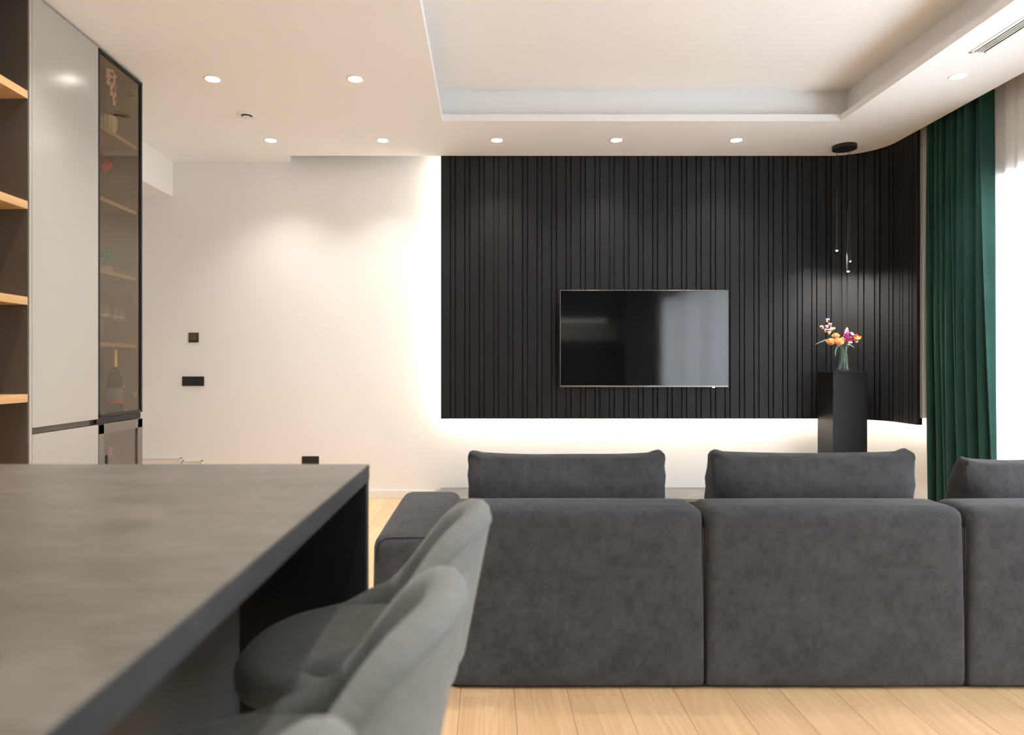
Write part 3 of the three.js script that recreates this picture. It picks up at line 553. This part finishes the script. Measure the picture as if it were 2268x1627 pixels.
{
  // origin on the floor under the seat; the stool faces -x
  const TM = 2.25, t0 = 0.055, NU = 72, NV = 40;
  const topOf = (th) => 0.680 + 0.200 * smooth(Math.sign(Math.cos(th)) * Math.pow(Math.abs(Math.cos(th)), 0.85) * 0.225, -0.02, 0.235) - 0.056 * smooth(Math.abs(th), 1.35, TM);
  const side = (th, y, o) => {                                        // outer wall at angle th and height y, o metres inward
      const f = (y - 0.545) / 0.33, low = smooth(y, 0.545, 0.60), a = 0.128 + 0.036 * Math.sqrt(low) + 0.065 * clamp(f, 0, 1.2), b = 0.157 + 0.03 * Math.sqrt(low) + 0.010 * f;
      const c = Math.cos(th), s = Math.sin(th), A = (c > 0 ? a : 0.20) - o, B = b - o;
      return [Math.sign(c) * Math.pow(Math.abs(c), 0.85) * A, y, Math.sign(s) * Math.pow(Math.abs(s), 0.85) * B];
    };
  const shell = (() => {
    return grid(NU, NV, (u, v) => {
      const th = (u * 2 - 1) * TM, end = 1 - smooth(Math.abs(th), TM - 0.25, TM), tk = t0 * (0.25 + 0.75 * end) * (1 - 0.25 * smooth(Math.abs(th), 0.6, 1.6)), top = topOf(th) - tk / 2, y0 = 0.540;
      if (v < 0.42) return side(th, y0 + (top - y0) * (v / 0.42), 0);
      if (v < 0.58) { const a = (v - 0.42) / 0.16 * Math.PI; return side(th, top + tk / 2 * Math.sin(a), tk / 2 * (1 - Math.cos(a))); }
      return side(th, top + (0.575 - top) * ((v - 0.58) / 0.42), tk);
    });
  })();
  const seat = grid(48, 24, (u, v) => {
    const a = u * 2 * Math.PI, b = (v - 0.5) * Math.PI, e = (x, k) => Math.sign(x) * Math.pow(Math.abs(x), k), cb = e(Math.cos(b), 0.42), x = e(Math.cos(a), 0.78) * cb, z = e(Math.sin(a), 0.78) * cb;
    return [x * (x < 0 ? 0.255 : 0.172) - 0.01, 0.580 + 0.046 * e(Math.sin(b), 0.6) + 0.008 * (1 - x * x) * (Math.sin(b) > 0 ? 1 : 0) - 0.012 * (x < -0.3 ? (-x - 0.3) : 0), z * 0.198];
  });
  const uvm = (g, k) => { const p = g.attributes.position, u = g.attributes.uv; for (let i = 0; i < p.count; i++) u.setXY(i, (Math.atan2(p.getZ(i), p.getX(i)) * 0.22 + k), p.getY(i) + 0.4 * p.getX(i)); return g; };
  const planar = (g) => { const p = g.attributes.position, u = g.attributes.uv; for (let i = 0; i < p.count; i++) u.setXY(i, p.getX(i), p.getZ(i)); return g; };
  const t = thing('bar_stool', 'grey velvet bar stool farthest along the counter, nearest the sofa', 'bar stool', V(-0.218, 0, 1.35), 0.0, 'grey velvet bar stools at the counter');
  mesh('backrest', uvm(shell, 0), M.stool, t); mesh('seat', planar(seat), M.stool, t);
  const rim = []; for (let i = 0; i <= 60; i++) { const th = (i / 60 * 2 - 1) * 1.75, tk = t0 * (1 - 0.25 * smooth(Math.abs(th), 0.6, 1.6)); rim.push(new THREE.Vector3(...side(th, topOf(th) - tk * 0.52, -0.0004))); }
  mesh('piping', tube(rim, 0.0022, 120, 6), M.stool, t);
  const col = lathe([[0, 0.0], [0.19, 0.0], [0.195, 0.004], [0.19, 0.010], [0.05, 0.018], [0.030, 0.035], [0.030, 0.30], [0.022, 0.305], [0.022, 0.535], [0.075, 0.545], [0.075, 0.552], [0, 0.552]], 40); col.translate(-0.02, 0, 0);
  mesh('column', col, M.blackMetal, t);
  mesh('footrest', tube([[0.02, 0.03], [-0.08, 0.16], [-0.20, 0.12], [-0.235, 0], [-0.20, -0.12], [-0.08, -0.16], [0.02, -0.03]].map(([x, z]) => new THREE.Vector3(x - 0.03, 0.24, z)), 0.008, 60, 8), M.blackMetal, t);
  copyOf(t, 'grey velvet bar stool in the middle of the three at the counter', V(-0.250, 0, 0.875), -0.04);
  copyOf(t, 'grey velvet bar stool nearest the camera, only its back top showing', V(-0.316, 0, 0.462), -0.05);
}

// ------------------------------------------------------------------ cabinets at the left
const CF = -2.156, CB = -2.76;
{ // open shelves
  const d0 = 2.2, d1 = 3.21, t = thing('shelf_unit', 'open dark taupe shelf unit with oak shelves at the left picture edge', 'shelving', V(0, 0, 0));
  mesh('back_panel', box(CB, CB + 0.018, 0.08, 2.925, d0 + 0.018, d1 - 0.018, 0), M.taupe, t);
  mesh('side_panel', box(CB, CF - 0.003, 0.08, 2.925, d1 - 0.005, d1, 0.0005), M.taupe, t);
  mesh('side_panel', box(CB, CF - 0.004, 0.08, 2.925, d0, d0 + 0.02, 0.001), M.taupe, t);
  for (const y of [2.405, 1.887, 1.438, 0.982]) mesh('shelf', box(CB + 0.02, CF - 0.002, y, y + 0.038, d0 + 0.02, d1 - 0.006, 0.0015), M.oak, t);
  mesh('toe_kick', box(CB, CF - 0.05, 0, 0.08, d0, d1, 0), M.dark, t);
  mesh('shelf', box(CB + 0.02, CF - 0.002, 0.50, 0.538, d0 + 0.02, d1 - 0.006, 0.0015), M.oak, t);
  mesh('bottom_panel', box(CB, CF - 0.004, 0.08, 0.10, d0, d1, 0.001), M.taupe, t);
  mesh('top_panel', box(CB, CF - 0.004, 2.905, 2.925, d0, d1, 0.001), M.taupe, t);
}
{ // tall cabinet with plain doors
  const d0 = 3.212, d1 = 3.782, t = thing('tall_cabinet', 'tall greige lacquered cabinet with plain handleless doors', 'cabinet', V(0, 0, 0));
  mesh('carcass', mergeGeometries([box(CB, CF - 0.022, 0.08, 2.925, d0 + 0.02, d1, 0.001), box(CB + 0.1, CF - 0.05, 0, 0.08, d0, d1, 0)]), M.black, t);
  mesh('side_panel', box(CB, CF, 0.08, 2.925, d0, d0 + 0.018, 0.001), M.lacquer, t);
  mesh('door', box(CF - 0.021, CF, 0.858, 2.918, d0 + 0.021, d1 - 0.0015, 0.0015), M.lacquer, t);
  mesh('door', box(CF - 0.021, CF, 0.09, 0.826, d0 + 0.021, d1 - 0.0015, 0.0015), M.lacquer, t);
  mesh('handle_profile', box(CF - 0.021, CF - 0.014, 0.828, 0.856, d0 + 0.021, d1 - 0.06, 0.001), M.taupe, t);
}
{ // display cabinet with glass doors
  const d0 = 3.784, d1 = 4.265, t = thing('display_cabinet', 'tall display cabinet with bronze tinted glass door at the end of the cabinet row', 'cabinet', V(0, 0, 0));
  const xi = CF - 0.024;
  mesh('carcass', mergeGeometries([box(CB, xi, 0.08, 2.925, d0, d0 + 0.018, 0.001), box(CB, xi, 0.08, 2.925, d1 - 0.018, d1, 0.001), box(CB, CB + 0.01, 0.08, 2.925, d0, d1, 0), box(CB, xi, 2.905, 2.925, d0, d1, 0), box(CB, xi, 0.828, 0.862, d0, d1, 0), box(CB, xi, 0.08, 0.1, d0, d1, 0), box(CB + 0.05, xi - 0.05, 0, 0.08, d0, d1, 0)]), M.interior, t);
  for (const y of [2.506, 2.10, 1.691, 1.276]) mesh('shelf', box(CB + 0.011, CF - 0.028, y - 0.011, y + 0.011, d0 + 0.019, d1 - 0.019, 0.001), M.interior, t);
  const frame = (y0, y1, w, wt) => mergeGeometries([box(CF - 0.02, CF, y0, y1, d0 + 0.002, d0 + w), box(CF - 0.02, CF, y0, y1, d1 - w, d1), box(CF - 0.02, CF, y0, y0 + wt, d0 + 0.002, d1), box(CF - 0.02, CF, y1 - wt, y1, d0 + 0.002, d1)]);
  const up = mesh('door', frame(0.866, 2.918, 0.016, 0.016), M.black, t); mesh('glass_pane', box(CF - 0.012, CF - 0.008, 0.870, 2.914, d0 + 0.014, d1 - 0.014, 0), M.bronzeGlass, up);
  const lo = mesh('door', frame(0.09, 0.826, 0.055, 0.055), std([0.15, 0.135, 0.12], 0.35), t); mesh('glass_pane', box(CF - 0.012, CF - 0.008, 0.10, 0.82, d0 + 0.04, d1 - 0.04, 0), M.greyGlass, lo);
  const hz = d0 + 0.028; mesh('handle', mergeGeometries([box(CF + 0.022, CF + 0.034, 0.46, 0.655, hz - 0.006, hz + 0.006), box(CF - 0.002, CF + 0.026, 0.588, 0.600, hz - 0.006, hz + 0.006), box(CF - 0.002, CF + 0.026, 0.49, 0.502, hz - 0.006, hz + 0.006)]), M.black, lo);
  mesh('handle_profile', box(CF - 0.021, CF - 0.012, 0.829, 0.863, d0, d1, 0.001), M.black, t);
  for (const y of [2.835, 2.22, 1.57, 0.97]) mesh('hinge', mergeGeometries([box(CF - 0.075, CF - 0.024, y - 0.006, y + 0.006, d1 - 0.032, d1 - 0.0185), box(CF - 0.05, CF - 0.024, y - 0.025, y + 0.025, d1 - 0.022, d1 - 0.0185), box(CF - 0.034, CF - 0.021, y - 0.012, y + 0.012, d1 - 0.055, d1 - 0.028)]), M.steel, t);
}
{ // what stands in the display cabinet
  const o = thing('orchid', 'white and purple orchid in a ribbed white pot on the top cabinet shelf', 'orchid', V(-2.262, 2.517, 4.06));
  mesh('pot', grid(60, 10, (u, v) => { const a = u * 2 * Math.PI, r = (0.040 + 0.012 * Math.sin(v * Math.PI * 0.8)) * (1 + 0.05 * Math.cos(a * 14)); return v > 0.97 ? [0.03 * Math.cos(a), 0.125, 0.03 * Math.sin(a)] : [r * Math.cos(a), 0.13 * v, r * Math.sin(a)]; }), std([0.75, 0.75, 0.8], 0.5, { side: THREE.DoubleSide }), o);
  mesh('stem', tube([[0, 0.11, 0], [0.005, 0.22, 0.02], [0, 0.33, 0.02], [0.01, 0.31, -0.02], [0.015, 0.19, -0.03]].map((p) => new THREE.Vector3(...p)), 0.003, 40, 6), std([0.3, 0.32, 0.08], 0.5), o);
  const pet = new THREE.SphereGeometry(1, 12, 8); pet.scale(0.024, 0.004, 0.018);
  const wh = std([0.92, 0.80, 0.82], 0.5), pu = std([0.50, 0.18, 0.40], 0.5);
  for (const [y, z] of [[0.355, 0.025], [0.32, 0.03], [0.30, -0.012], [0.27, 0.01], [0.225, -0.015]]) {
    const b = new THREE.Group(); b.name = numbered('blossom'); b.position.set(0.035, y, z); b.rotation.set(rr(-0.3, 0.3), rr(-0.4, 0.4), Math.PI / 2 - 0.2); o.add(b);
    for (let k = 0; k < 5; k++) { const m = mesh('petal', pet, wh, b); m.rotation.y = k * 1.2566; m.translateX(0.018); }
    mesh('lip', new THREE.SphereGeometry(0.011, 10, 8).scale(1.3, 1, 1), pu, b, new THREE.Vector3(0.004, -0.006, 0));
  }
  const r = thing('red_flower', 'red artificial flower on the second cabinet shelf, mostly hidden', 'flower', V(-2.25, 2.111, 3.93));
  mesh('pot', lathe([[0, 0], [0.035, 0], [0.045, 0.09], [0.04, 0.09], [0, 0.08]], 24), std([0.12, 0.12, 0.12], 0.5), r);
  mesh('stem', tube([new THREE.Vector3(0, 0.08, 0), new THREE.Vector3(0.01, 0.16, -0.02), new THREE.Vector3(0.02, 0.26, -0.045)], 0.003, 10, 6), M.leafDark, r);
  const red = both(std([0.75, 0.07, 0.04], 0.5));
  for (let k = 0; k < 7; k++) { const m = mesh('petal', rosePetal, red, r, new THREE.Vector3(0.02, 0.2 + 0.012 * k, -0.05)); m.scale.setScalar(0.035); m.rotation.set(0.8 * Math.sin(k), k * 0.9, 0.5); }
  const g = thing('potted_plant', 'small green leafy plant on the third cabinet shelf', 'plant', V(-2.262, 1.702, 4.02));
  mesh('pot', lathe([[0, 0], [0.045, 0], [0.05, 0.035], [0.044, 0.035], [0, 0.03]], 28), std([0.35, 0.35, 0.38], 0.4), g);
  const lg = new THREE.SphereGeometry(1, 10, 6); lg.scale(0.018, 0.003, 0.011); const gm = std([0.06, 0.42, 0.22], 0.5);
  mesh('stem', mergeGeometries([0, 1, 2, 3, 4].map((k) => tube([new THREE.Vector3(0, 0.03, 0), new THREE.Vector3(0.01 * Math.cos(k), 0.07, 0.03 * Math.sin(k * 1.3)), new THREE.Vector3(0.02 * Math.cos(k), 0.10, 0.06 * Math.sin(k * 1.3) - 0.02)], 0.002, 10, 5))), gm, g);
  for (let k = 0; k < 26; k++) { const m = mesh('leaf', lg, gm, g, new THREE.Vector3(rr(-0.03, 0.03), rr(0.075, 0.135), rr(-0.085, 0.05))); m.rotation.set(rr(-0.8, 0.8), rr(0, 6.3), rr(-0.8, 0.8)); }
  const wg = thing('wine_glass', 'clear wine glass at the right on the fourth cabinet shelf', 'glass', V(-2.25, 1.287, 4.16), 0, 'wine glasses in the display cabinet');
  mesh('bowl', lathe([[0.004, 0.105], [0.03, 0.118], [0.043, 0.145], [0.042, 0.175], [0.033, 0.222], [0.032, 0.222], [0.041, 0.175], [0.042, 0.146], [0.029, 0.12], [0.001, 0.107]], 32), M.crystal, wg);
  mesh('stem', lathe([[0.036, 0], [0.034, 0.003], [0.006, 0.008], [0.0038, 0.03], [0.004, 0.105]], 28), M.crystal, wg);
  copyOf(wg, 'clear wine glass at the left on the fourth cabinet shelf, behind the door frame', V(-2.24, 1.287, 3.97));
  copyOf(wg, 'clear wine glass deepest on the fourth cabinet shelf, between the other two', V(-2.37, 1.287, 4.12));
  const b = thing('bottle', 'gold necked champagne bottle on the bottom of the display cabinet', 'bottle', V(-2.25, 0.862, 4.12));
  mesh('glass_body', lathe([[0, 0], [0.042, 0], [0.044, 0.006], [0.044, 0.17], [0.036, 0.215], [0.018, 0.275], [0.0155, 0.30], [0.0155, 0.372], [0, 0.374]], 32), std([0.012, 0.014, 0.012], 0.08, { specularIntensity: 0.6 }), b);
  mesh('foil', lathe([[0.0195, 0.285], [0.0165, 0.31], [0.0165, 0.37], [0.0185, 0.376], [0.0175, 0.392], [0, 0.395]], 28), std([0.75, 0.52, 0.18], 0.35, { metalness: 0.8 }), b);
  mesh('label', cyl(0.0446, 0.0446, 0.085, 32, true), std([0.16, 0.22, 0.36], 0.5), b, new THREE.Vector3(0, 0.115, 0));
  mesh('sash', grid(40, 2, (u, v) => { const a = u * 2 * Math.PI; return [0.0452 * Math.cos(a), 0.05 + 0.022 * v + 0.018 * Math.sin(a + 0.8), 0.0452 * Math.sin(a)]; }), both(std([0.6, 0.04, 0.04], 0.5)), b);
  mesh('seal', new THREE.SphereGeometry(0.011, 12, 8), std([0.7, 0.5, 0.2], 0.4, { metalness: 0.7 }), b, new THREE.Vector3(0.04, 0.165, -0.012));
  for (const [z, c, l] of [[3.95, [0.2, 0.55, 0.5], 'small bottle with a turquoise cap behind the lower glass door'], [4.06, [0.6, 0.2, 0.35], 'small bottle with a pink cap behind the lower glass door']]) {
    const k = thing('small_bottle', l, 'bottle', V(-2.25, 0.1, z));
    mesh('glass_body', lathe([[0, 0], [0.032, 0], [0.034, 0.3], [0.028, 0.42], [0.013, 0.48], [0.013, 0.53], [0, 0.53]], 24), M.glass, k);
    mesh('cap', cyl(0.016, 0.016, 0.05, 20), std(c, 0.4), k, new THREE.Vector3(0, 0.545, 0));
  }
}

// ------------------------------------------------------------------ curtains
{
  const CY = 3.12, bottom = 0.012;
  function curtain(name, label, d0, d1, x, amp, folds, mat, s, flare, thick) {
    const t = thing(name, label, 'curtain', V(x, 0, (d0 + d1) / 2)), n = folds * 14, ph = [], L = d1 - d0;
    let k = s; const R = () => { k = (k * 1664525 + 1013904223) >>> 0; return k / 4294967296; };
    const knots = [0]; for (let i = 0; i < folds; i++) knots.push(knots[i] + 0.55 + R() * 0.9); const tot = knots[folds];
    const am = knots.map(() => 0.6 + 0.55 * R()), sk = knots.map(() => R() * 2 - 1); void ph;
    const surf = (u, v, o) => {
      const q = u * tot; let i = 0; while (i < folds - 1 && q > knots[i + 1]) i++;
      const f = (q - knots[i]) / (knots[i + 1] - knots[i]), sm = sk[i] * (1 - f) + sk[i + 1] * f, y = bottom + (CY - bottom) * v;
      const skew = 0.5 + 0.12 * sk[i] * (1 - v), g = f < skew ? 0.5 * f / skew : 0.5 + 0.5 * (f - skew) / (1 - skew);
      const a = amp * (0.55 + 0.45 * Math.sin(v * 2.2 + sm)) * (am[i] * (1 - f) + am[i + 1] * f), w = Math.cos(2 * Math.PI * g), wave = Math.sign(w) * Math.pow(Math.abs(w), 0.8);
      const dd = (u - 0.5) * L - flare * (1 - u) * (1 - v) * (1 - v) + 0.010 * Math.sin(2 * Math.PI * g * 2 + sm * 2) * (1 - 0.5 * v);
      return [-a * wave + o, y, -dd];
    };
    const g = grid(n, 26, (u, v) => { const p = surf(u, v, 0); p.push(u * tot * 0.15, p[1]); return p; });
    mesh('cloth', g, mat, t);
    if (thick) { const hem = grid(n, 2, (u, v) => { const p = surf(u, v * 0.025, 0.003); p.push(u * tot * 0.15, p[1]); return p; }); mesh('hem', hem, mat, t); }
    return t;
  }
  curtain('green_curtain', 'dark green velvet curtain in deep folds beside the slatted panel', 4.545, 5.10, 3.332, 0.060, 9, M.velvetGreen, 41, 0.07, true);
  curtain('sheer_curtain', 'thin white sheer curtain drawn across the window at the right edge', -2.0, 4.72, 3.404, 0.012, 60, M.sheer, 5, 0, false);
  const rail = thing('curtain_rail', 'white curtain rail hidden in the ceiling slot over the curtains', 'curtain rail', V(3.35, CY, 1.4));
  mesh('track', mergeGeometries([box(-0.03, 0.0, 0, 0.02, -3.9, 3.87, 0.002), box(0.015, 0.04, 0, 0.02, -3.9, 3.87, 0.002)]), M.trim, rail);
  mesh('bracket', mergeGeometries([-3, -1, 1, 3].map((z) => box(-0.03, 0.04, 0.02, TRAY - CY, z - 0.02, z + 0.02, 0.002))), M.trim, rail);
}

// ------------------------------------------------------------------ kitchen behind the camera, which the television mirrors
{
  const t = thing('kitchen_cabinets', 'dark kitchen units on the wall behind the camera', 'cabinet', V(0, 0, 0));
  mesh('lower_units', box(-1.4, 3.38, 0.0, 1.68, REAR + 0.01, REAR + 0.6, 0.003), M.black, t);
  mesh('upper_units', box(-1.4, 3.38, 2.12, 2.9, REAR + 0.01, REAR + 0.45, 0.003), std([0.035, 0.034, 0.033], 0.5), t);
  mesh('added_side_block', box(2.72, 3.24, 0.0, 2.9, REAR + 0.63, -2.06, 0.003), M.black, t);  // added dark block, keeps the pale side wall out of the television reflection
  for (let i = 0; i < 5; i++) { const x = -1.4 + i * 0.8; mesh('door', box(x + 0.003, x + 0.797, 2.125, 2.895, REAR + 0.45, REAR + 0.468, 0.002), std([0.035, 0.034, 0.033], 0.5), t); mesh('door', box(x + 0.003, x + 0.797, 0.1, 1.675, REAR + 0.6, REAR + 0.618, 0.002), M.black, t); }
  const l = mesh('led_strip', box(-1.3, 2.5, 2.108, 2.119, REAR + 0.36, REAR + 0.375, 0), M.ledGlow, t); void l;
  const a = new THREE.RectAreaLight(LED_COLOR, 45, 3.8, 0.012); a.position.copy(V(0.6, 2.104, REAR + 0.367)); a.rotation.x = -Math.PI / 2; a.name = 'cabinet_led'; t.add(a);
}

scene.traverse((o) => { if (o.isMesh && o.name === 'pane') o.castShadow = false; });
renderer.render(scene, camera);
